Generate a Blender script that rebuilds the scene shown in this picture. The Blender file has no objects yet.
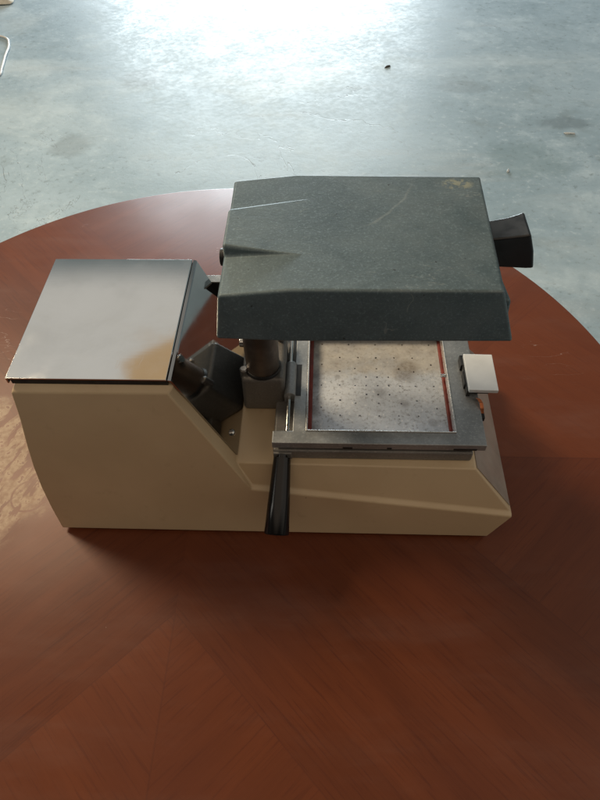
import bpy, bmesh, math, random
from mathutils import Vector, Matrix, geometry
R = random.Random(7)
S = 0.001                       # everything below is written in millimetres
scene = bpy.context.scene
col = scene.collection

# ------------------------------------------------------------------ helpers
def link(name, bm, mat=None, parent=None, bevel=0, seg=2, ang=25, smooth=True):
    bmesh.ops.recalc_face_normals(bm, faces=bm.faces)
    for v in bm.verts: v.co *= S
    me = bpy.data.meshes.new(name); bm.to_mesh(me); bm.free()
    o = bpy.data.objects.new(name, me); col.objects.link(o)
    if mat: me.materials.append(mat)
    if smooth:
        me.polygons.foreach_set('use_smooth', [True]*len(me.polygons))
        me.set_sharp_from_angle(angle=math.radians(32))
    if bevel:
        b = o.modifiers.new('bevel', 'BEVEL'); b.width = bevel*S; b.segments = seg
        b.limit_method = 'ANGLE'; b.angle_limit = math.radians(ang); b.harden_normals = True
        b.use_clamp_overlap = True
    if parent: o.parent = parent
    return o
def empty(name, label, cat):
    o = bpy.data.objects.new(name, None); col.objects.link(o); o.empty_display_size = .05
    o['label'] = label; o['category'] = cat
    return o
def tag(o, label, cat):
    o['label'] = label; o['category'] = cat; return o
def poly(bm, pts): return bm.faces.new([bm.verts.new(p) for p in pts])
def box(bm, x0, x1, y0, y1, z0, z1):
    v = [bm.verts.new(p) for p in [(x0,y0,z0),(x1,y0,z0),(x1,y1,z0),(x0,y1,z0),(x0,y0,z1),(x1,y0,z1),(x1,y1,z1),(x0,y1,z1)]]
    for f in [(3,2,1,0),(4,5,6,7),(0,1,5,4),(1,2,6,5),(2,3,7,6),(3,0,4,7)]: bm.faces.new([v[i] for i in f])
    return v
def hexa(bm, lo, hi):           # two quads
    v = [bm.verts.new(p) for p in lo+hi]
    for f in [(3,2,1,0),(4,5,6,7),(0,1,5,4),(1,2,6,5),(2,3,7,6),(3,0,4,7)]: bm.faces.new([v[i] for i in f])
def frame_of(d):
    d = Vector(d).normalized()
    a = d.orthogonal().normalized()
    return a, d.cross(a), d
def tube(bm, pts, rad, n=24, caps=True):
    pts = [Vector(p) for p in pts]
    if not hasattr(rad, '__len__'): rad = [rad]*len(pts)
    rings = []; a = None
    for i, p in enumerate(pts):
        d = (pts[min(i+1, len(pts)-1)]-pts[max(i-1, 0)]).normalized()
        if a is None: a = d.orthogonal().normalized()
        a = (a-d*a.dot(d)).normalized(); b = d.cross(a)
        rings.append([bm.verts.new(p+rad[i]*(math.cos(t)*a+math.sin(t)*b)) for t in [2*math.pi*k/n for k in range(n)]])
    for r0, r1 in zip(rings, rings[1:]):
        for k in range(n): bm.faces.new([r0[k], r0[(k+1)%n], r1[(k+1)%n], r1[k]])
    if caps: bm.faces.new(rings[0][::-1]); bm.faces.new(rings[-1])
def extrude_profile(bm, prof, y0, y1):   # closed XZ profile
    a = [bm.verts.new((x, y0, z)) for x, z in prof]; b = [bm.verts.new((x, y1, z)) for x, z in prof]
    n = len(prof)
    for k in range(n): bm.faces.new([a[k], a[(k+1)%n], b[(k+1)%n], b[k]])
    bm.faces.new(a[::-1]); bm.faces.new(b)
def cells(bm, xs, ys, fill, z0, z1):     # one solid from filled grid cells, no inner walls
    V = {}
    def v(i, j, k):
        if (i, j, k) not in V: V[i, j, k] = bm.verts.new((xs[i], ys[j], (z0, z1)[k]))
        return V[i, j, k]
    for (i, j) in fill:
        bm.faces.new([v(i,j,1), v(i+1,j,1), v(i+1,j+1,1), v(i,j+1,1)])
        bm.faces.new([v(i,j,0), v(i,j+1,0), v(i+1,j+1,0), v(i+1,j,0)])
        for (di, dj, e) in [(0,-1,((i,j),(i+1,j))),(1,0,((i+1,j),(i+1,j+1))),(0,1,((i+1,j+1),(i,j+1))),(-1,0,((i,j+1),(i,j)))]:
            if (i+di, j+dj) not in fill:
                (a, b), (c, d) = e
                bm.faces.new([v(a,b,0), v(c,d,0), v(c,d,1), v(a,b,1)])
def lathe(bm, prof, cx, cy, n=96):       # list of (r, z)
    rings = []
    for r, z in prof:
        if r < 1e-6: rings.append([bm.verts.new((cx, cy, z))])
        else: rings.append([bm.verts.new((cx+r*math.cos(2*math.pi*k/n), cy+r*math.sin(2*math.pi*k/n), z)) for k in range(n)])
    for a, b in zip(rings, rings[1:]):
        for k in range(n):
            if len(a) == 1: bm.faces.new([a[0], b[k], b[(k+1)%n]])
            elif len(b) == 1: bm.faces.new([a[k], b[0], a[(k+1)%n]])
            else: bm.faces.new([a[k], a[(k+1)%n], b[(k+1)%n], b[k]])

# ------------------------------------------------------------------ node helper
class NT:
    def __init__(s, tree): s.t = tree; s.n = tree.nodes; s.l = tree.links
    def add(s, typ, ins=None, **kw):
        n = s.n.new(typ)
        for k, v in kw.items(): setattr(n, k, v)
        for k, v in (ins or {}).items(): s.set(n.inputs[k], v)
        return n
    def set(s, sock, v):
        if isinstance(v, bpy.types.Node): v = v.outputs[0]
        if isinstance(v, bpy.types.NodeSocket): s.l.new(v, sock)
        elif isinstance(v, (tuple, list)) and len(v) == 3 and sock.type == 'RGBA': sock.default_value = (*v, 1)
        else: sock.default_value = v
    def m(s, op, a, b=0.0, c=0.0, clamp=False):
        n = s.n.new('ShaderNodeMath'); n.operation = op; n.use_clamp = clamp
        for i, v in enumerate((a, b, c)): s.set(n.inputs[i], v)
        return n.outputs[0]
    def mix(s, f, a, b, mode='MIX'):
        n = s.n.new('ShaderNodeMix'); n.data_type = 'RGBA'; n.blend_type = mode; n.clamp_factor = True
        s.set(n.inputs[0], f); s.set(n.inputs[6], a); s.set(n.inputs[7], b)
        return n.outputs[2]
    def ss(s, x, lo, hi, a=0.0, b=1.0):
        n = s.n.new('ShaderNodeMapRange'); n.interpolation_type = 'SMOOTHSTEP'
        for i, v in enumerate((x, lo, hi, a, b)): s.set(n.inputs[i], v)
        return n.outputs[0]
    def noise(s, vec, scale, detail=4, rough=.55, dist=0, out=0):
        n = s.add('ShaderNodeTexNoise', {'Scale': scale, 'Detail': detail, 'Roughness': rough, 'Distortion': dist})
        s.set(n.inputs['Vector'], vec); return n.outputs[out]
    def pos(s): return s.add('ShaderNodeTexCoord').outputs['Object']
    def scale(s, vec, sc, rot=(0,0,0), loc=(0,0,0)):
        n = s.add('ShaderNodeMapping'); s.set(n.inputs['Vector'], vec)
        n.inputs['Scale'].default_value = sc; n.inputs['Rotation'].default_value = rot; n.inputs['Location'].default_value = loc
        return n.outputs[0]
    def xyz(s, vec):
        n = s.add('ShaderNodeSeparateXYZ'); s.set(n.inputs[0], vec); return n.outputs
    def bump(s, h, strength=.2, dist=.001):
        n = s.add('ShaderNodeBump', {'Strength': strength, 'Distance': dist}); s.set(n.inputs['Height'], h); return n.outputs[0]
def mat(name):
    m = bpy.data.materials.new(name); m.use_nodes = True
    t = NT(m.node_tree); b = m.node_tree.nodes['Principled BSDF']
    return m, t, b
def simple(name, c, rough=.5, metal=0., nscale=60, var=.12, bump=0., bscale=400, spec=.5, rvar=.1):
    m, t, b = mat(name); p = t.pos()
    n = t.noise(p, nscale, 5)
    dark = tuple(x*(1-var*1.6) for x in c); light = tuple(min(1, x*(1+var)) for x in c)
    t.set(b.inputs['Base Color'], t.mix(t.ss(n, .3, .7), dark, light))
    n2 = t.noise(p, nscale*2.3, 4)
    t.set(b.inputs['Roughness'], t.ss(n2, .25, .75, max(.02, rough-rvar), rough+rvar))
    b.inputs['Metallic'].default_value = metal
    b.inputs['Specular IOR Level'].default_value = spec
    if bump: t.set(b.inputs['Normal'], t.bump(t.noise(p, bscale, 3), bump, .0005))
    return m

# ------------------------------------------------------------------ materials
def m_cream():
    m, t, b = mat('cream_enamel'); p = t.pos()
    n = t.noise(p, 9, 5); n2 = t.noise(p, 70, 4)
    c = t.mix(t.ss(n, .3, .75), (.54, .41, .255), (.62, .48, .305))
    c = t.mix(t.ss(n2, .60, .78, 0, .35), c, (.40, .28, .16))
    # small scuffs and chips
    sp = t.noise(p, 150, 2, .4)
    c = t.mix(t.ss(sp, .785, .80, 0, .7), c, (.17, .10, .06))
    t.set(b.inputs['Base Color'], c)
    t.set(b.inputs['Roughness'], t.ss(n2, .3, .7, .36, .5))
    t.set(b.inputs['Normal'], t.bump(t.noise(p, 600, 3), .10, .0004))
    return m
def m_chrome(name, g):
    m, t, b = mat(name); p = t.pos()
    n = t.noise(p, 14, 5, .6, .5)
    b.inputs['Metallic'].default_value = 1
    t.set(b.inputs['Base Color'], t.mix(t.ss(n, .35, .8), tuple(x*g for x in (.70, .69, .67)), tuple(x*g for x in (.62, .61, .585))))
    brush = t.noise(t.scale(p, (8, 900, 60)), 1, 2)
    sm = t.ss(t.noise(p, 35, 4), .45, .75, .055, .11)
    t.set(b.inputs['Roughness'], sm)
    # fine scratches: thin warped lines
    w = t.noise(t.scale(p, (60, 9, 20), (0, 0, .5)), 1, 3)
    line = t.ss(t.m('ABSOLUTE', t.m('SUBTRACT', w, .5)), 0, .004, 1, 0)
    msk = t.ss(t.noise(p, 25, 2), .58, .66)
    h = t.m('ADD', t.m('MULTIPLY', brush, .25), t.m('MULTIPLY', t.m('MULTIPLY', line, msk), .3))
    t.set(b.inputs['Normal'], t.bump(h, .03, .0003))
    return m
def m_cast(name, c0, c1, rough=.5, metal=.35, hood=False):
    m, t, b = mat(name); p = t.pos(); X, Y, Z = t.xyz(p)
    n = t.noise(p, 16, 6, .6, .3); f = t.noise(p, 620 if hood else 500, 4, .7)
    c = t.mix(t.ss(n, .3, .7), c0, c1)
    c = t.mix(t.ss(f, .50, .74, 0, .55 if hood else .28), c, tuple(min(1, x*2.0) for x in c1))
    c = t.mix(t.ss(f, .42, .25, 0, .6), c, tuple(x*.5 for x in c0))
    rg = t.ss(n, .3, .7, rough-.07, rough+.08)
    if hood:
        top = t.ss(Z, .222*1, .2275)
        # curved scratch: arc of a circle in plan, with a soft ragged edge
        wob = t.m('MULTIPLY', t.m('SUBTRACT', t.noise(p, 40, 3), .5), .006)
        dx = t.m('SUBTRACT', X, -.070); dy = t.m('SUBTRACT', Y, .075)
        r = t.m('ADD', t.m('SQRT', t.m('ADD', t.m('MULTIPLY', dx, dx), t.m('MULTIPLY', dy, dy))), wob)
        arc = t.ss(t.m('ABSOLUTE', t.m('SUBTRACT', r, .088)), .0003, .0014, 1, 0)
        arc = t.m('MULTIPLY', arc, t.m('MULTIPLY', t.ss(X, -.030, -.012), t.ss(X, .022, .004)))
        arc = t.m('MULTIPLY', arc, t.ss(Y, .06, .045))
        c = t.mix(t.m('MULTIPLY', t.m('MULTIPLY', t.m('MULTIPLY', arc, top), t.ss(n, .3, .6)), .20), c, (.42, .47, .46))
        # other rubs: thin random lines near the front edge
        w = t.noise(t.scale(p, (14, 60, 10), (0, 0, .12)), 1, 4, .6)
        ln = t.m('MULTIPLY', t.ss(t.m('ABSOLUTE', t.m('SUBTRACT', w, .5)), 0, .006, 1, 0), t.ss(t.noise(p, 30, 3), .52, .62))
        c = t.mix(t.m('MULTIPLY', ln, .35), c, (.33, .37, .36))
        # yellowish paint stain on the far right corner
        sx = t.m('DIVIDE', t.m('SUBTRACT', X, .047), .012); sy = t.m('DIVIDE', t.m('SUBTRACT', Y, .0515), .0075)
        d = t.m('ADD', t.m('MULTIPLY', sx, sx), t.m('MULTIPLY', sy, sy))
        st = t.m('MULTIPLY', t.ss(d, 1.2, .35), t.ss(t.noise(p, 230, 4, .6), .40, .58))
        c = t.mix(t.m('MULTIPLY', t.m('MULTIPLY', st, top), .6), c, (.36, .36, .24))
        # worn shine on edges
        ge = t.add('ShaderNodeNewGeometry').outputs['Pointiness']
        ed = t.m('MULTIPLY', t.ss(ge, .52, .60), t.ss(t.noise(p, 60, 3), .35, .6))
        c = t.mix(t.m('MULTIPLY', ed, .5), c, (.42, .46, .45))
        pit = t.ss(t.noise(p, 260, 2, .5), .735, .77)
        c = t.mix(t.m('MULTIPLY', pit, .8), c, (.02, .02, .02))
        h = t.m('ADD', t.m('MULTIPLY', f, .6), t.m('MULTIPLY', t.noise(p, 90, 3), .8))
        t.set(b.inputs['Normal'], t.bump(h, .30, .0006))
    else:
        t.set(b.inputs['Normal'], t.bump(t.m('ADD', f, t.m('MULTIPLY', n, .5)), .18, .0005))
    t.set(b.inputs['Base Color'], c); t.set(b.inputs['Roughness'], rg)
    b.inputs['Metallic'].default_value = metal
    return m
def m_platen():
    m, t, b = mat('stained_metal_plate'); p = t.pos(); X, Y, Z = t.xyz(p)
    n = t.noise(p, 22, 6, .65, .4); f = t.noise(p, 330, 4, .7); g = t.noise(p, 60, 5, .65)
    c = t.mix(t.ss(n, .3, .7), (.49, .54, .61), (.65, .705, .78))
    c = t.mix(t.ss(f, .56, .72, 0, .7), c, (.88, .88, .88))
    c = t.mix(t.ss(f, .48, .30, 0, .75), c, (.20, .20, .21))
    c = t.mix(t.ss(t.noise(p, 130, 5, .7), .52, .74, 0, .45), c, (.24, .24, .255))
    back = t.ss(t.m('ADD', Y, t.m('MULTIPLY', t.m('SUBTRACT', n, .5), .03)), .006, .020)
    br = t.mix(t.ss(g, .3, .75), (.56, .50, .38), (.30, .24, .16))
    c = t.mix(t.m('MULTIPLY', back, t.ss(n, .15, .65, .25, .62)), c, br)
    # burnt spot near the right and a few grey smears
    def blob(cx, cy, r, s=1.0):
        dx = t.m('SUBTRACT', X, cx); dy = t.m('SUBTRACT', Y, cy)
        d = t.m('SQRT', t.m('ADD', t.m('MULTIPLY', dx, dx), t.m('MULTIPLY', t.m('MULTIPLY', dy, dy), s)))
        return t.ss(t.m('ADD', d, t.m('MULTIPLY', t.m('SUBTRACT', g, .5), r*1.6)), r, r*.35)
    c = t.mix(t.m('MULTIPLY', t.m('MULTIPLY', blob(.027, .018, .016), t.ss(f, .25, .6)), .6), c, (.13, .095, .06))
    for cx, cy, r in ((-.036, .0095, .0035), (.022, -.020, .006), (.002, -.008, .0075), (-.031, .0045, .002), (.045, -.040, .005)):
        c = t.mix(t.m('MULTIPLY', t.m('MULTIPLY', blob(cx, cy, r), t.ss(f, .3, .6)), .55), c, (.20, .20, .215))
    edge = t.ss(X, -.046, -.058); c = t.mix(t.m('MULTIPLY', edge, t.ss(g, .25, .6, .1, .8)), c, (.15, .135, .135))
    t.set(b.inputs['Base Color'], c); b.inputs['Metallic'].default_value = .25
    t.set(b.inputs['Roughness'], t.ss(n, .3, .7, .55, .70))
    t.set(b.inputs['Normal'], t.bump(f, .15, .0004))
    return m
TC = (-.1718, -.0125)
def m_table():
    m, t, b = mat('varnished_veneer'); p = t.pos(); X, Y, Z = t.xyz(p)
    x = t.m('SUBTRACT', X, TC[0]); y = t.m('SUBTRACT', Y, TC[1])
    # eight-fold star of mitred wedges round the table's centre
    a = t.m('ARCTAN2', y, x); k = t.m('ROUND', t.m('DIVIDE', a, math.pi/2))
    la = t.m('SUBTRACT', a, t.m('MULTIPLY', k, math.pi/2))
    r = t.m('SQRT', t.m('ADD', t.m('MULTIPLY', x, x), t.m('MULTIPLY', y, y)))
    u = t.m('MULTIPLY', r, t.m('COSINE', la)); v = t.m('MULTIPLY', r, t.m('SINE', la))
    av = t.m('ABSOLUTE', v)
    sgn = t.m('SIGN', v)
    wedge = t.m('GREATER_THAN', t.m('SUBTRACT', u, .1625), av)
    half = t.m('GREATER_THAN', v, 0.)
    # grain runs at 45 degrees, mirrored at the mitre and turned inside / outside the wedge
    g1 = t.m('MULTIPLY', t.m('ADD', u, v), .7071); g2 = t.m('MULTIPLY', t.m('SUBTRACT', u, v), .7071)
    sel = t.m('ABSOLUTE', t.m('SUBTRACT', half, wedge))
    def pick(q, s0, s1): return t.m('ADD', t.m('MULTIPLY', s0, q), t.m('MULTIPLY', s1, t.m('SUBTRACT', 1.0, q)))
    al = pick(sel, g1, g2); ac = pick(sel, g2, g1)
    cv = t.add('ShaderNodeCombineXYZ', {0: t.m('MULTIPLY', al, 22), 1: t.m('MULTIPLY', ac, 430), 2: t.m('ADD', t.m('MULTIPLY', k, 7.3), t.m('MULTIPLY', sel, 3.1))})
    grain = t.noise(cv.outputs[0], 1, 6, .62, .35)
    cv2 = t.add('ShaderNodeCombineXYZ', {0: t.m('MULTIPLY', al, 5), 1: t.m('MULTIPLY', ac, 42), 2: k})
    band = t.noise(cv2.outputs[0], 1, 4, .55, .6)
    cl = t.noise(p, 7, 4, .5)
    c = t.mix(t.ss(band, .2, .8), (.102, .0250, .0082), (.136, .0350, .0115))
    c = t.mix(t.ss(grain, .50, .72, 0, .60), c, (.062, .013, .006))
    c = t.mix(t.ss(grain, .45, .25, 0, .22), c, (.17, .045, .017))
    c = t.mix(t.ss(cl, .35, .7, 0, .30), c, (.085, .0175, .008))
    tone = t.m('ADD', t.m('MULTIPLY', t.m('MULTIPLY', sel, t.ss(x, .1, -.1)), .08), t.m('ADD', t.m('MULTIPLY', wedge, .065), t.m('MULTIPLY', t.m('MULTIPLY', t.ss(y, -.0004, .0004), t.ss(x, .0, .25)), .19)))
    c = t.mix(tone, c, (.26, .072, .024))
    # dark glue line along the mitres
    d1 = t.m('MULTIPLY', t.m('ABSOLUTE', v), 1.0); d2 = t.m('ABSOLUTE', t.m('SUBTRACT', t.m('SUBTRACT', u, .1625), av))
    gl = t.m('MINIMUM', t.m('ADD', d1, t.m('MULTIPLY', t.m('SUBTRACT', 1.0, wedge), 1.0)), d2)
    c = t.mix(t.ss(gl, .0003, .0012, .22, 0), c, (.05, .013, .009))
    # pale dried film left of the machine, with bare red patches and ring marks
    fn = t.noise(p, 22, 5, .6, .8); ff = t.noise(p, 160, 4, .6)
    ex = t.m('DIVIDE', t.m('ADD', X, .392), .085); ey = t.m('DIVIDE', t.m('ADD', Y, .037), .090)
    ed = t.m('ADD', t.m('MULTIPLY', ex, ex), t.m('MULTIPLY', ey, ey))
    film = t.ss(t.m('ADD', ed, t.m('MULTIPLY', t.m('SUBTRACT', fn, .5), 1.4)), 1.22, .60)
    pa = t.noise(t.scale(p, (70, 70, 1), (0, 0, -1.1)), 1, 1, .4)
    pb = t.noise(t.scale(t.scale(p, (1, 1, 1), (0, 0, -1.15)), (28, 95, 1)), 1, 3, .55, .5)
    holes = t.m('MAXIMUM', t.ss(pb, .50, .60), t.m('MULTIPLY', t.ss(ff, .60, .64), .9))
    rx = t.m('ADD', X, .332); ry = t.m('ADD', Y, .066)
    rr = t.m('ADD', t.m('SQRT', t.m('ADD', t.m('MULTIPLY', rx, rx), t.m('MULTIPLY', ry, ry))), t.m('MULTIPLY', t.m('SUBTRACT', fn, .5), .006))
    ring = t.m('MULTIPLY', t.ss(t.m('ABSOLUTE', t.m('SUBTRACT', rr, .017)), .0004, .0016, 1, 0), t.ss(fn, .36, .5))
    film = t.m('MULTIPLY', film, t.m('SUBTRACT', 1.0, t.m('MULTIPLY', t.m('MAXIMUM', holes, ring), .97)))
    c = t.mix(t.m('MULTIPLY', film, t.ss(ff, .3, .7, .36, .82)), c, (.48, .385, .28))
    # thin grey dust and wipe scratches everywhere
    sw = t.noise(t.scale(p, (9, 40, 1), (0, 0, -.75)), 1, 4, .6)
    scr = t.m('MULTIPLY', t.ss(t.m('ABSOLUTE', t.m('SUBTRACT', sw, .5)), 0, .0035, 1, 0), t.ss(t.noise(p, 11, 3), .55, .64))
    c = t.mix(t.m('MULTIPLY', t.m('MULTIPLY', scr, t.ss(Y, -.05, .12)), .55), c, (.45, .36, .33))
    dust = t.ss(t.noise(t.scale(p, (6, 22, 1), (0, 0, -.7)), 1, 5, .65), .45, .8, .0, .05)
    c = t.mix(dust, c, (.42, .36, .34))
    dot = t.ss(t.noise(p, 130, 1, .3), .845, .86); c = t.mix(t.m('MULTIPLY', dot, .5), c, (.5, .42, .38))
    t.set(b.inputs['Base Color'], c)
    t.set(b.inputs['Roughness'], t.m('ADD', t.ss(cl, .3, .7, .36, .46), t.m('ADD', t.m('MULTIPLY', film, .10), t.m('MULTIPLY', dust, .5))))
    b.inputs['Specular IOR Level'].default_value = .31
    t.set(b.inputs['Normal'], t.bump(t.m('ADD', grain, t.m('MULTIPLY', film, .6)), .06, .0004))
    return m
def m_floor():
    m, t, b = mat('worn_concrete'); p = t.pos(); X, Y, Z = t.xyz(p)
    n1 = t.noise(p, 1.1, 7, .6, .4); n2 = t.noise(p, 6, 7, .65, .3); n3 = t.noise(p, 45, 5, .65); n4 = t.noise(p, 160, 3, .6)
    c = t.mix(t.ss(n1, .3, .7), (.248, .350, .415), (.385, .508, .592))
    c = t.mix(t.ss(n2, .5, .78, 0, .55), c, (.56, .69, .76))
    c = t.mix(t.ss(n2, .46, .25, 0, .5), c, (.215, .275, .295))
    c = t.mix(t.ss(n3, .55, .75, 0, .5), c, (.53, .64, .70))
    c = t.mix(t.ss(n3, .44, .25, 0, .65), c, (.16, .205, .22))
    c = t.mix(t.ss(n4, .70, .76, 0, .6), c, (.07, .08, .08))
    # trowel streaks and cracks
    w = t.noise(t.scale(p, (1.3, 7, 1), (0, 0, .35)), 1, 5, .6)
    c = t.mix(t.ss(w, .55, .75, 0, .35), c, (.40, .44, .45))
    cr = t.m('MULTIPLY', t.ss(t.m('ABSOLUTE', t.m('SUBTRACT', t.noise(p, 1.4, 6, .6, .9), .5)), 0, .0035, 1, 0), t.ss(n1, .50, .58))
    c = t.mix(t.m('MULTIPLY', cr, .55), c, (.11, .125, .13))
    cl1 = t.noise(t.scale(p, (.9, 1.6, 1), (0, 0, .5)), 1, 5, .6, .8)
    c = t.mix(t.ss(cl1, .48, .68, 0, .55), c, (.56, .67, .72))
    c = t.mix(t.ss(cl1, .46, .28, 0, .5), c, (.19, .27, .31))
    # damp stains with a shape of their own
    def blob(cx, cy, rx, ry, k, colr, f):
        nonlocal c
        dx = t.m('DIVIDE', t.m('SUBTRACT', X, cx), rx); dy = t.m('DIVIDE', t.m('SUBTRACT', Y, cy), ry)
        d = t.m('ADD', t.m('SQRT', t.m('ADD', t.m('MULTIPLY', dx, dx), t.m('MULTIPLY', dy, dy))), t.m('MULTIPLY', t.m('SUBTRACT', n2, .5), k))
        c = t.mix(t.m('MULTIPLY', t.ss(d, 1.0, .5), f), c, colr)
    blob(.52, 2.27, .14, .06, 1.4, (.15, .18, .19), .3)
    blob(-1.02, 1.82, .11, .10, 1.5, (.14, .165, .16), .35)
    blob(.87, 1.98, .12, .05, 1.6, (.11, .14, .16), .4)
    blob(.68, 1.72, .20, .16, 1.6, (.12, .19, .19), .25)
    blob(-.85, 2.37, .12, .14, 1.5, (.17, .2, .21), .4)
    t.set(b.inputs['Base Color'], c)
    t.set(b.inputs['Roughness'], t.m('ADD', t.ss(n2, .25, .75, .39, .54), t.ss(n3, .3, .7, -.05, .08)))
    h = t.m('ADD', t.m('MULTIPLY', n2, .7), t.m('ADD', t.m('MULTIPLY', n3, .35), t.m('SUBTRACT', t.m('MULTIPLY', n4, .12), t.m('MULTIPLY', cr, .4))))
    t.set(b.inputs['Normal'], t.bump(h, .22, .006))
    return m

CREAM = m_cream(); CHROME = m_chrome('polished_chrome', 1.0); CHROMED = m_chrome('dimmed_chrome', .60)  # darker copy of the same chrome, tinted to dim the sloped sheet's reflections
IRON = m_cast('grey_cast_iron', (.064, .097, .110), (.108, .152, .172), .52, .25, True)
ALU = m_cast('dull_cast_aluminium', (.24, .25, .25), (.36, .37, .375), .48, .55)
ALUD = m_cast('dark_cast_aluminium', (.17, .165, .155), (.26, .25, .235), .52, .4)
BRK = m_cast('oily_dark_casting', (.135, .127, .117), (.205, .193, .175), .48, .35)
FRAME = m_cast('milled_frame_aluminium', (.27, .29, .30), (.42, .44, .45), .42, .6)
SATIN = simple('satin_aluminium_sheet', (.80, .835, .85), .45, .15, 30, .06, .05, 900)
LIP = simple('bright_aluminium_edge', (.74, .75, .74), .3, .8, 80, .08)
ENDM = simple('dull_grey_sheet', (.37, .31, .26), .42, .3, 30, .12, .05, 500)
STEEL = simple('bright_steel', (.62, .62, .60), .24, 1., 80, .1)
POSTM = simple('brown_oxidised_steel', (.135, .105, .085), .42, .55, 40, .25, .08, 300)
BLACK = simple('black_plastic', (.006, .006, .007), .16, 0, 60, .15, .02, 500, .35, .03)
KNOB = simple('satin_black_bakelite', (.010, .011, .013), .38, 0, 50, .2, .04, 500)
MATTE = simple('black_oxide', (.016, .016, .017), .5, .2, 90, .3, .1, 300)
STEELD = simple('dull_oily_steel', (.26, .25, .24), .36, .8, 90, .2)
RUBBER = simple('black_rubber', (.014, .014, .014), .65, 0, 60, .15)
RED = simple('red_silicone', (.21, .032, .022), .5, 0, 70, .2, .08, 300)
COPPER = simple('orange_copper', (.50, .17, .07), .35, .7, 120, .25)
CERAM = simple('charred_heater_board', (.06, .052, .045), .8, 0, 60, .3, .1, 300)
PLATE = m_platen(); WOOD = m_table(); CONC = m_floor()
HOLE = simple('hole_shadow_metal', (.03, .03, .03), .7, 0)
DWOOD = simple('dark_red_wood', (.11, .028, .016), .38, 0, 20, .25)
WIRE = simple('white_cable_sheath', (.72, .73, .71), .4, 0, 40, .08)
CLOTH = simple('pale_cotton', (.66, .64, .56), .85, 0, 30, .12, .3, 300)
CHIP = simple('dark_stone_chip', (.045, .042, .038), .8, 0, 200, .3)
PALE = simple('pale_plaster_chip', (.56, .62, .65), .8, 0, 200, .15)

# ------------------------------------------------------------------ the machine
M = empty('vacuum_forming_machine', 'cream and grey vacuum former with mirror chrome cover standing on the round red table', 'vacuum former')
M.location = (-.09, 0, -.03)
OX = 90.0
class _P: pass
def part(name, bm, m, parent=None, **k):
    if parent is None or parent is M:
        bmesh.ops.translate(bm, verts=bm.verts, vec=(0, 0, 0))
    o = link(name, bm, m, None, **k)
    o.parent = parent or M
    if (parent or M) is M: o.matrix_parent_inverse = Matrix.Translation((.09, 0, .03))
    return o

# housing: sloping front panel, low deck at the right, motor tower at the left
yp = lambda z: -100.8+.1735*(z+26)
bm = bmesh.new()
F = [(-288.5, -26), (-290.3, 3), (-290.8, 31), (-289.6, 57), (-286.8, 83), (-282.8, 112), (-280.5, 139), (-163, 139.5), (-108, 32.8), (117.5, 2.9), (100.9, -26)]
fv = [bm.verts.new((x, yp(z), z)) for x, z in F]
U = [(-277, -66.2, 143), (-158.6, -66.2, 143), (-121.5, -74, 50), (79, -77, 50)]
uv = [bm.verts.new(q) for q in U]
L = [bm.verts.new((-108.5, yp(32.8)+4.6, 34.6)), bm.verts.new((115.4, yp(2.9)+4.4, 5.6))]   # moulded ledge above the panel
B = [(-284, 68, -26), (-277, 68, 143), (-158.6, 68, 143), (-121.5, 74, 50), (79, 77, 50), (116, 90, 3), (100, 84, -26)]
bv = [bm.verts.new(q) for q in B]
fc = lambda *v: bm.faces.new(v)
fc(*fv)                                                     # front panel
fc(fv[6], fv[7], uv[1], uv[0]); fc(fv[7], fv[8], uv[2], uv[1]); fc(fv[8], L[0], uv[2])
fc(fv[8], fv[9], L[1], L[0]); fc(L[0], L[1], uv[3], uv[2])
fc(uv[0], uv[1], bv[2], bv[1]); fc(uv[1], uv[2], bv[3], bv[2]); fc(uv[2], uv[3], bv[4], bv[3])
fc(uv[3], L[1], fv[9], bv[5], bv[4]); fc(fv[9], fv[10], bv[6], bv[5])
fc(fv[10], fv[0], bv[0], bv[6])
for k in range(3): fc(fv[k], fv[k+1], bv[0])
fc(fv[3], bv[1], bv[0])
for k in range(3, 6): fc(fv[k], fv[k+1], bv[1])
fc(fv[6], uv[0], bv[1])
fc(*bv)
housing = part('housing', bm, CREAM, bevel=1.3, seg=3, ang=8)
# black strip added as the gap's shade under the chrome cover, dull metal plate on the sloping right end
bm = bmesh.new(); box(bm, -279.5, -162.5, -66.4, 66.4, 142.8, 148.85); part('cover_gap_shade', bm, MATTE, housing)
bm = bmesh.new()
def onend(y, s, h):             # point on the end slope: s = 0 at the top edge, 1 at the lower tip
    return (79+38*s+.76*h, y*(1+.165*s), 50-46.5*s+.62*h)
hexa(bm, [onend(-74.5,.03,-.6), onend(-74.5,.96,-.6), onend(74,.96,-.6), onend(74,.03,-.6)], [onend(-74.5,.03,.9), onend(-74.5,.96,.9), onend(74,.96,.9), onend(74,.03,.9)])
part('end_plate', bm, ENDM, housing, bevel=.3)

# chrome cover: one bent sheet over the tower's top and slope
bm = bmesh.new()
extrude_profile(bm, [(-282, 144.5), (-282, 150.2), (-162.9, 150.2), (-162.3, 149.6), (-162.6, 148.9), (-280.8, 148.9), (-280.8, 144.5)], -67.6, 67.6)
cover = part('motor_cover', bm, CHROME, bevel=.25, seg=2, ang=20, smooth=False)
bm = bmesh.new()
extrude_profile(bm, [(-161.7, 149.6), (-159.4, 149.2), (-158.7, 148.0), (-120.6, 52), (-121.9, 51.8), (-160, 147.6), (-161.7, 148.4)], -67.6, 67.6)
part('sloped_sheet', bm, CHROMED, cover, smooth=False)
def screw(pos, nrm, r, parent, name='screw', m=STEEL):
    a, b, d = frame_of(nrm); p = Vector(pos); bm = bmesh.new()
    tube(bm, [p-d*.5, p+d*r*.45, p+d*r*.75, p+d*r*.9], [r, r, r*.75, r*.35], 16)
    return part(name, bm, m, parent)
nsl = (.932, 0, .362)
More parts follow.
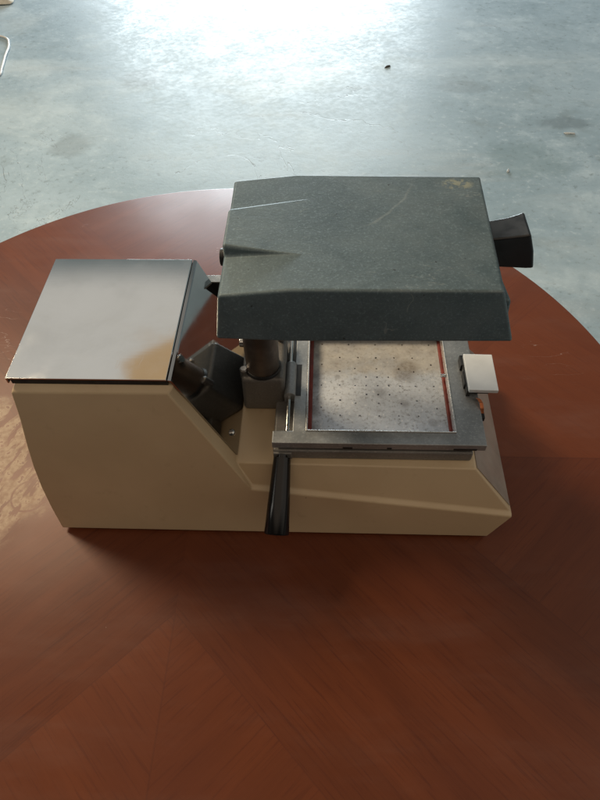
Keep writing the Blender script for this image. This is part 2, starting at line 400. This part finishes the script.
screw((-125.2, -53, 63.6), nsl, 3.0, cover); screw((-125.2, 53, 63.6), nsl, 3.0, cover)
bm = bmesh.new(); box(bm, -158, -138, 69, 77, 104, 122.6); swb = part('rear_switch_box', bm, MATTE, bevel=.5)
bm = bmesh.new(); box(bm, -158.5, -137.5, 68.6, 77.6, 122.8, 124.2); part('lid_strip', bm, STEEL, swb, bevel=.2)
for sx, sy in ((-270, -84), (82, -84), (-268, 54), (82, 66)):
    bm = bmesh.new(); tube(bm, [(sx, sy, -30), (sx, sy, -25.8)], [10, 9], 20); part('foot', bm, RUBBER)

# vacuum chamber casting
bm = bmesh.new(); xs = [-90, -73, 73, 76]; ys = [-69.5, -30, 30, 69.5]
cells(bm, xs, ys, {(i, j) for i in range(3) for j in range(3)}, 50, 62)
vac = part('vacuum_box', bm, ALUD, bevel=2, seg=3)

# platen with real drilled holes
pat = set()
for a, b in [(0,0),(1,0),(2,0),(3.36,0),(5,0),(1,1),(2,2),(3.36,1.68),(5,2.5),(3.36,3.36),(5,5),(0,5)]:
    for s in (1,-1):
        for q in (1,-1): pat |= {(round(s*a,2), round(q*b,2)), (round(s*b,2), round(q*a,2))}
co, edges, rad, K = [], [], .92, 12
PX, PY = 57.8, 57.8
co += [Vector((x, y)) for x, y in ((-PX,-PY),(PX,-PY),(PX,PY),(-PX,PY))]; edges += [(0,1),(1,2),(2,3),(3,0)]
cen = []
for (a, b) in sorted(pat):
    cx, cy = a*10+R.uniform(-.2,.2), b*10+R.uniform(-.2,.2); s0 = len(co); cen.append((cx, cy))
    rr = rad*R.uniform(.85, 1.2)
    for k in range(K): co.append(Vector((cx+rr*math.cos(2*math.pi*k/K), cy+rr*math.sin(2*math.pi*k/K)))); edges.append((s0+k, s0+(k+1)%K))
vo, eo, fo, *_ = geometry.delaunay_2d_cdt(co, edges, [], 1, 1e-5)
bm = bmesh.new(); vs = [bm.verts.new((v.x, v.y, 64)) for v in vo]
for f in fo:
    c = sum((vo[i] for i in f), Vector((0,0)))/len(f)
    if any((c.x-x)**2+(c.y-y)**2 < (rad*.75)**2 for x, y in cen): continue
    bm.faces.new([vs[i] for i in f])
be = [e for e in bm.edges if e.is_boundary]
r = bmesh.ops.extrude_edge_only(bm, edges=be)
bmesh.ops.translate(bm, verts=[g for g in r['geom'] if isinstance(g, bmesh.types.BMVert)], vec=(0,0,-1.9))
platen = part('platen', bm, PLATE, smooth=False)
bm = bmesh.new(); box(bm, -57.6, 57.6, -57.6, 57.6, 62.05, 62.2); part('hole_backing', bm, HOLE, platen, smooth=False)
bm = bmesh.new(); cells(bm, [-64.5,-57.9,57.9,64.5], [-64.5,-57.9,57.9,64.5], {(i,j) for i in range(3) for j in range(3) if (i,j)!=(1,1)}, 62.1, 65.2)
part('gasket', bm, RED, bevel=.9, seg=3)

# sheet frame: two plates, with hinge and clamp
bm = bmesh.new(); xs = [-90, -73.5, -62.6, 61.2, 84]; ys = [-70.5, -58.4, -20, 58.4, 70.5]
fill = {(i,0) for i in range(4)} | {(i,3) for i in range(4)} | {(1,1),(1,2),(3,1),(3,2)}
cells(bm, xs, ys, fill, 67.6, 75.2)
frame = part('sheet_frame', bm, FRAME, bevel=.7, seg=2)
bm = bmesh.new(); xs2 = [-85.5, -73.5, -62.2, 61.6, 80]
cells(bm, xs2, [-68.4, -58, -20, 58, 68.4], fill, 64.8, 67.4)
part('lower_plate', bm, ALUD, frame, bevel=.6, seg=2)
bm = bmesh.new(); cells(bm, [-62.6,-61.2,60.1,61.15], [-58.4,-57.4,57.2,58.3], {(i,j) for i in range(3) for j in range(3) if (i,j)!=(1,1)}, 67, 76.0)
part('inner_lip', bm, LIP, frame, bevel=.3)
bm = bmesh.new(); tube(bm, [(-78, -58, 73), (-78, 58, 73)], 2.1, 16); part('hinge_rod', bm, STEEL, frame)
bm = bmesh.new(); tube(bm, [(-77.2, -22, 74), (-77.2, 15, 74)], 5.2, 20)
box(bm, -82, -72.6, -21.6, 14.6, 67, 73.5); kn = part('hinge_knuckle', bm, ALU, frame, bevel=.5)
bm = bmesh.new(); box(bm, -72.2, -67.8, -21.5, 14.5, 69, 75.5); part('hinge_slot', bm, MATTE, frame, bevel=.3)
bm = bmesh.new(); tube(bm, [(60.4, 7, 70.5), (55.5, 7, 70.5)], 1.5, 12); part('locating_pin', bm, STEEL, frame)
# dark nicks along the frame's front joint
for x0, x1 in ((-32, -24), (4, 8), (58, 77)):
    bm = bmesh.new(); box(bm, x0, x1, -70.8, -69.4, 67.9, 70.3); part('tape_remnant', bm, MATTE, frame, bevel=.3)
# clamp: satin square plate over a black spring clip
bm = bmesh.new()
hexa(bm, [(74.2,-21.5,82.4),(98.8,-21.5,81.8),(99.4,19.3,81.8),(74.4,19.3,82.4)], [(74.2,-21.5,86.0),(98.8,-21.5,85.4),(99.4,19.3,85.4),(74.4,19.3,86.0)])
clamp = part('clamp_plate', bm, SATIN, bevel=.4)
bm = bmesh.new()
box(bm, 73.2, 76.5, -20, 17.5, 75.3, 82.3); box(bm, 72.2, 73.1, -12, 3, 75.3, 82.0); box(bm, 71.6, 75, 9, 21, 75.3, 82.5); box(bm, 76.8, 93, -17, 15, 75.3, 78)
part('spring_clip', bm, MATTE, clamp, bevel=.4)
bm = bmesh.new()
prof = [(82.0,-23,77),(83.4,-25.5,78.2),(84.6,-29,77.8),(85.2,-33,75.5),(85.4,-36,72)]
for (x,y,z),(x2,y2,z2) in zip(prof, prof[1:]):
    hexa(bm, [(x-1.6,y,z),(x+1.3,y,z),(x2+1.3,y2,z2),(x2-1.6,y2,z2)], [(x-1.6,y-.6,z+.7),(x+1.3,y-.6,z+.7),(x2+1.3,y2-.6,z2+.7),(x2-1.6,y2-.6,z2+.7)])
bmesh.ops.remove_doubles(bm, verts=bm.verts, dist=.05)
part('copper_latch_spring', bm, COPPER, clamp)
bm = bmesh.new(); box(bm, 84.15, 87.2, -41, -34, 68, 73); part('latch_catch', bm, MATTE, clamp, bevel=.5)

# post and its bracket
bm = bmesh.new(); hexa(bm, [(-119.5,-18.5,50),(-81.5,-18.5,50),(-81.5,44,50),(-119.5,44,50)], [(-118.5,-17.6,91.5),(-81.8,-17.6,91.5),(-81.8,40,91.5),(-118.5,40,91.5)])
brk = part('post_bracket', bm, BRK, bevel=4, seg=4)
for px_, py_ in ((-116.5, -9), (-87, 30)):
    bm = bmesh.new(); tube(bm, [(px_,py_,86),(px_,py_,95.2),(px_,py_,96.4)], [3.6,3.6,2.6], 16); part('bolt', bm, STEELD, brk)
bm = bmesh.new(); box(bm, -93, -81.6, 12, 60, 76, 80.5); part('bracket_web', bm, ALU, brk, bevel=.8)
bm = bmesh.new(); tube(bm, [(-100.5,-3,91.6),(-100.5,-3,93),(-100.5,-3,94),(-100.5,-3,221.6)], [13,14,14.2,15.2], 40)
post = part('post', bm, POSTM)
bm = bmesh.new(); tube(bm, [(-113,-2,121),(-118,-2,121)], [4.2,3.8], 16); part('set_screw', bm, STEEL, post, bevel=.5)
bm = bmesh.new(); tube(bm, [(-100.5,-3,91.55),(-100.5,-3,94.5)], [15.8,15.0], 40); part('post_foot_shade', bm, MATTE, post, bevel=.4)  # black ring added as the shadow round the post's foot

# heater hood: hollow casting whose left end slopes round a raised hinge boss
bm = bmesh.new()
bot = [(-120.8,-66.2), (-72,-67.2), (76.3,-66.2), (63.5,66.2), (-72,67.2), (-120.8,66.2)]
zb = [191.6, 190.6, 191.2, 191.2, 190.6, 191.6]
bo = [bm.verts.new((x,y,z)) for (x,y),z in zip(bot, zb)]
TL0 = bm.verts.new((-116.2,-61.5,226.0)); TM0 = bm.verts.new((-70,-63.4,233)); TR0 = bm.verts.new((61.5,-63.6,233))
TR1 = bm.verts.new((65.2,62,233)); TM1 = bm.verts.new((-70,64.6,233)); TL1 = bm.verts.new((-117.4,64.5,228))
bA0 = bm.verts.new((-117.2,-19.2,232.8)); bA1 = bm.verts.new((-117.2,21.6,232.8))
bB0 = bm.verts.new((-116.7,-21.8,225.6)); bB1 = bm.verts.new((-117.1,23.4,228.2))
bC0 = bm.verts.new((-72,-28,233)); bC1 = bm.verts.new((-72,32,233))
f = bm.faces.new
f([TM0,TR0,TR1,TM1,bC1,bC0]); f([TL0,TM0,bC0,bB0]); f([bB0,bC0,bA0]); f([bC0,bC1,bA1,bA0]); f([bA1,bC1,bB1]); f([bB1,bC1,TM1,TL1])
f([bo[0],bo[1],TM0,TL0]); f([bo[1],bo[2],TR0,TM0]); f([bo[2],bo[3],TR1,TR0]); f([bo[3],bo[4],TM1,TR1]); f([bo[4],bo[5],TL1,TM1])
f([bo[5],bo[0],TL0,bB0,bA0,bA1,bB1,TL1])
ib = [bm.verts.new((x*0.0+(x-5 if x>0 else x+5), y-5 if y>0 else y+5, z)) for (x,y),z in zip(bot, zb)]
it = [bm.verts.new((v.co.x*.97, v.co.y*.97, 222)) for v in ib]
for k in range(6):
    j = (k+1)%6
    f([bo[k], ib[k], ib[j], bo[j]]); f([ib[k], it[k], it[j], ib[j]])
f(it)
hood = part('heater_hood', bm, IRON, bevel=2.2, seg=4, ang=12)
bm = bmesh.new(); box(bm, -62, 62, -56, 56, 206, 209); part('heater_board', bm, CERAM, hood, bevel=.5)
bm = bmesh.new()
for k in range(6):
    y = -45+18*k; tube(bm, [(-55,y,203.5),(55,y,203.5)], 2.6, 10)
part('heating_coil', bm, MATTE, hood)
bm = bmesh.new(); tube(bm, [(-117,-8,214),(-121.6,-8,214)], [6.5,6], 20); part('pivot_bolt', bm, MATTE, hood, bevel=.6)
# flared black knob on the right end
bm = bmesh.new()
sec = [(60.5, 64.5, 10.5, 231, 208.5), (68, 72.5, 10.8, 232.2, 208.2), (76, 82, 11.4, 233.6, 208.2), (82.5, 90, 12.4, 235.4, 208.5), (86.4, 95.2, 13.0, 236.9, 209.2)]
rg = [[bm.verts.new(q) for q in ((xb, -w-.6, zl), (xb, w+.6, zl), ((xt+xb)/2+(.9 if k == 4 else 0), w+.4, (zt+zl)/2), (xt, w, zt), (xt, -w, zt), ((xt+xb)/2+(.9 if k == 4 else 0), -w-.4, (zt+zl)/2))] for k, (xt, xb, w, zt, zl) in enumerate(sec)]
for a, b2 in zip(rg, rg[1:]):
    for k in range(6): bm.faces.new([a[k], a[(k+1)%6], b2[(k+1)%6], b2[k]])
bm.faces.new(rg[0][::-1]); bm.faces.new(rg[-1])
part('knob', bm, KNOB, hood, bevel=1.6, seg=3, ang=35)

# vacuum valve lever
bm = bmesh.new()
p0, p1 = Vector((-82, -70, 58)), Vector((-85.4, -128, 25.6)); d = (p1-p0).normalized()
tube(bm, [p0, p0+d*3, p0+d*3.2, p0+d*20, p0+d*40, p1-d*1.5, p1-d*.4, p1], [4.4, 4.4, 7.2, 8.1, 9.2, 10.3, 9.8, 8.6], 48)
lev = part('valve_lever', bm, BLACK)
bm = bmesh.new(); box(bm, -89.5, -74, -72.2, -69.7, 53, 61.5); part('valve_block', bm, ALUD, lev, bevel=.8)

# ------------------------------------------------------------------ the round table
cx, cy, RT = -171.8, -12.5, 465.9
T = empty('round_table', 'round red brown veneered table with scuffed varnish under the vacuum former', 'table'); T.location = (cx*S, cy*S, -.74)
def tpart(name, bm, m, **k):
    o = link(name, bm, m, None, **k); o.parent = T; o.matrix_parent_inverse = Matrix.Translation((-cx*S, -cy*S, .74)); return o
bm = bmesh.new(); lathe(bm, [(0,-30),(RT-3,-30),(RT-.8,-30.8),(RT,-33),(RT,-39),(RT-4,-42),(RT-5,-46),(RT-2,-50),(RT-5,-56),(RT-14,-58),(0,-58)], cx, cy, 192)
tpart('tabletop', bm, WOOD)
bm = bmesh.new(); lathe(bm, [(RT-60,-58.3),(RT-60,-118),(RT-80,-118),(RT-80,-58.3)], cx, cy, 96); tpart('apron', bm, DWOOD)
bm = bmesh.new(); lathe(bm, [(0,-58.4),(90,-58.4),(88,-65),(50,-70),(42,-120),(58,-220),(62,-300),(48,-420),(44,-520),(66,-600),(70,-650),(0,-650)], cx, cy, 48); tpart('pedestal', bm, DWOOD)
for k in range(4):
    a = math.pi/4+k*math.pi/2; bm = bmesh.new(); ca, sa = math.cos(a), math.sin(a)
    tube(bm, [(cx+r*ca, cy+r*sa, z) for r, z in ((40,-600),(120,-620),(220,-675),(300,-714),(330,-717))], [30,30,25,22,20], 16); tpart('foot', bm, DWOOD)

# ------------------------------------------------------------------ floor and the small things on it
bm = bmesh.new(); poly(bm, [(-9000,-5000,-740),(9000,-5000,-740),(9000,9000,-740),(-9000,9000,-740)])
fl = link('floor', bm, CONC, smooth=False); fl['kind'] = 'structure'
ZF = -740
bm = bmesh.new()
pts = [(-2050,2700,0),(-1850,2820,0),(-1700,2835,0),(-1600,2800,0),(-1556,2715,0),(-1535,2600,0),(-1510,2480,0),(-1500,2400,0),(-1560,2300,0),(-1700,2200,0),(-2000,2150,0)]
sm = []
for i in range(len(pts)-1):
    P = [Vector(pts[max(i-1,0)]), Vector(pts[i]), Vector(pts[i+1]), Vector(pts[min(i+2,len(pts)-1)])]
    for q in range(6):
        u = q/6; sm.append(.5*((2*P[1])+(P[2]-P[0])*u+(2*P[0]-5*P[1]+4*P[2]-P[3])*u*u+(3*P[1]-P[0]-3*P[2]+P[3])*u**3))
tube(bm, [(v.x, v.y, ZF+5.5) for v in sm], 5, 10)
tag(link('cable', bm, WIRE), 'white cable looped on the concrete floor at the far left', 'cable')
bm = bmesh.new(); nx, ny = 26, 16; g = {}
for i in range(nx+1):
    for j in range(ny+1):
        u, v = i/nx, j/ny
        x = -2050+335*u; y = 3235+190*v+20*math.sin(5*u)
        ed = min(u, 1-u, v, 1-v)*6
        h = min(1, ed)*(26+14*math.sin(9*u+4*v)+10*math.sin(17*v-6*u)+R.uniform(-3,3))+3
        g[i,j] = bm.verts.new((x+8*math.sin(11*v)*u, y+10*math.sin(7*u), ZF+h))
for i in range(nx):
    for j in range(ny): bm.faces.new([g[i,j], g[i+1,j], g[i+1,j+1], g[i,j+1]])
o = link('cloth_rag', bm, CLOTH); sd = o.modifiers.new('thickness', 'SOLIDIFY'); sd.thickness = .004
ss = o.modifiers.new('soft', 'SUBSURF'); ss.levels = ss.render_levels = 1
tag(o, 'crumpled pale rag lying on the concrete floor in the far left corner', 'rag')
def chip(name, m, x, y, sx, sy, sz, rz, label, cat):
    bm = bmesh.new(); bmesh.ops.create_icosphere(bm, subdivisions=2, radius=1)
    c, s = math.cos(rz), math.sin(rz)
    for v in bm.verts:
        k = 1+R.uniform(-.22,.22); a, b2, d = v.co.x*sx*k, v.co.y*sy*k, v.co.z*sz*k
        v.co = Vector((x+c*a-s*b2, y+s*a+c*b2, ZF+max(0, d+sz*.5)))
    tag(link(name, bm, m, smooth=False), label, cat)
chip('leaf_scrap', CHIP, 216, 2468, 17, 6, 4, .7, 'small dark leaf scrap on the sunlit concrete beyond the hood', 'debris')
chip('plaster_chip', PALE, 868, 1900, 22, 6, 4, -.05, 'long flat pale chip on the floor beside a dark damp mark', 'debris')
chip('stone_chip', PALE, 596, 1648, 5, 9, 5, -.3, 'tiny white chip on the floor nearest the table, past the hood corner', 'debris')

# ------------------------------------------------------------------ light
w = bpy.data.worlds.new('World'); scene.world = w; w.use_nodes = True
t = NT(w.node_tree); bg = w.node_tree.nodes['Background']
gx, gy, gz = t.xyz(t.add('ShaderNodeTexCoord').outputs['Generated'])
back = t.ss(gy, .08, .50)
az = t.m('DIVIDE', gx, t.m('MAXIMUM', gy, .05))
up = t.ss(t.m('SUBTRACT', gz, t.m('MULTIPLY', t.m('ADD', az, .28), .14)), .612, .660)
hi = t.mix(t.ss(az, -.22, .25), (.69, .672, .625), (.15, .14, .13))
backc = t.mix(up, (.175, .215, .222), hi)
beam = t.m('MULTIPLY', t.m('MULTIPLY', t.ss(az, -.512, -.502), t.ss(t.m('SUBTRACT', gz, t.m('MULTIPLY', az, -.08)), .671, .677)), t.ss(az, -.26, -.30))
backc = t.mix(beam, backc, (.58, .40, .22))
frontc = t.mix(t.ss(gz, .50, .80), (.030, .023, .017), (.72, .575, .44))
frontc = t.mix(t.m('MULTIPLY', t.ss(gy, -.22, -.04), t.ss(gz, .6, .85)), frontc, (.085, .068, .052))
c = t.mix(back, frontc, backc)
side = t.m('MULTIPLY', t.m('ADD', t.ss(gx, .25, .7), t.ss(gx, -.35, -.8, 0, .15)), t.m('MULTIPLY', t.ss(gz, -.02, .25), t.m('MULTIPLY', t.ss(gy, -.85, -.3), t.ss(gy, .5, .2))))
c = t.mix(t.m('MULTIPLY', side, .70), c, (.95, .86, .74))
t.set(bg.inputs['Color'], c); bg.inputs['Strength'].default_value = 1.0
def area(name, loc, target, sx, sy, power, colr):
    l = bpy.data.lights.new(name, 'AREA'); l.shape = 'RECTANGLE'; l.size = sx; l.size_y = sy; l.energy = power; l.color = colr
    o = bpy.data.objects.new(name, l); col.objects.link(o); o.location = loc
    o.rotation_euler = (Vector(target)-Vector(loc)).to_track_quat('-Z', 'Y').to_euler()
    return o
area('doorway_light', (-.95, 9.0, .55), (-.7, 0, .5), 4.2, 2.0, 760, (.84, .95, 1.0))
area('side_window_light', (-2.7, -.62, 1.15), (-.1, -.05, 0), .45, .9, 4.5, (1.0, .95, .86))
area('window_light', (-2.02, 1.36, 2.19), (-.28, -.05, .15), .7, .9, 88, (1.0, .79, .53))

# ------------------------------------------------------------------ camera
cam = bpy.data.cameras.new('camera'); co_ = bpy.data.objects.new('camera', cam); col.objects.link(co_)
rt = Vector((.999223, .032593, -.022153)); upv = Vector((-.012063, .788121, .615402)); fw = Vector((-.037517, .614657, -.787902))
mw = Matrix((rt, upv, -fw)).transposed().to_4x4(); mw.translation = Vector((-.04858, -.34951, .489842))
co_.matrix_world = mw
cam.sensor_fit = 'HORIZONTAL'; cam.sensor_width = 36; cam.lens = 36*613.364/600
cam.clip_start = .01; cam.clip_end = 100
scene.camera = co_
vs_ = scene.view_settings; vs_.view_transform = 'Standard'; vs_.look = 'None'; vs_.exposure = -0.15; vs_.gamma = 1
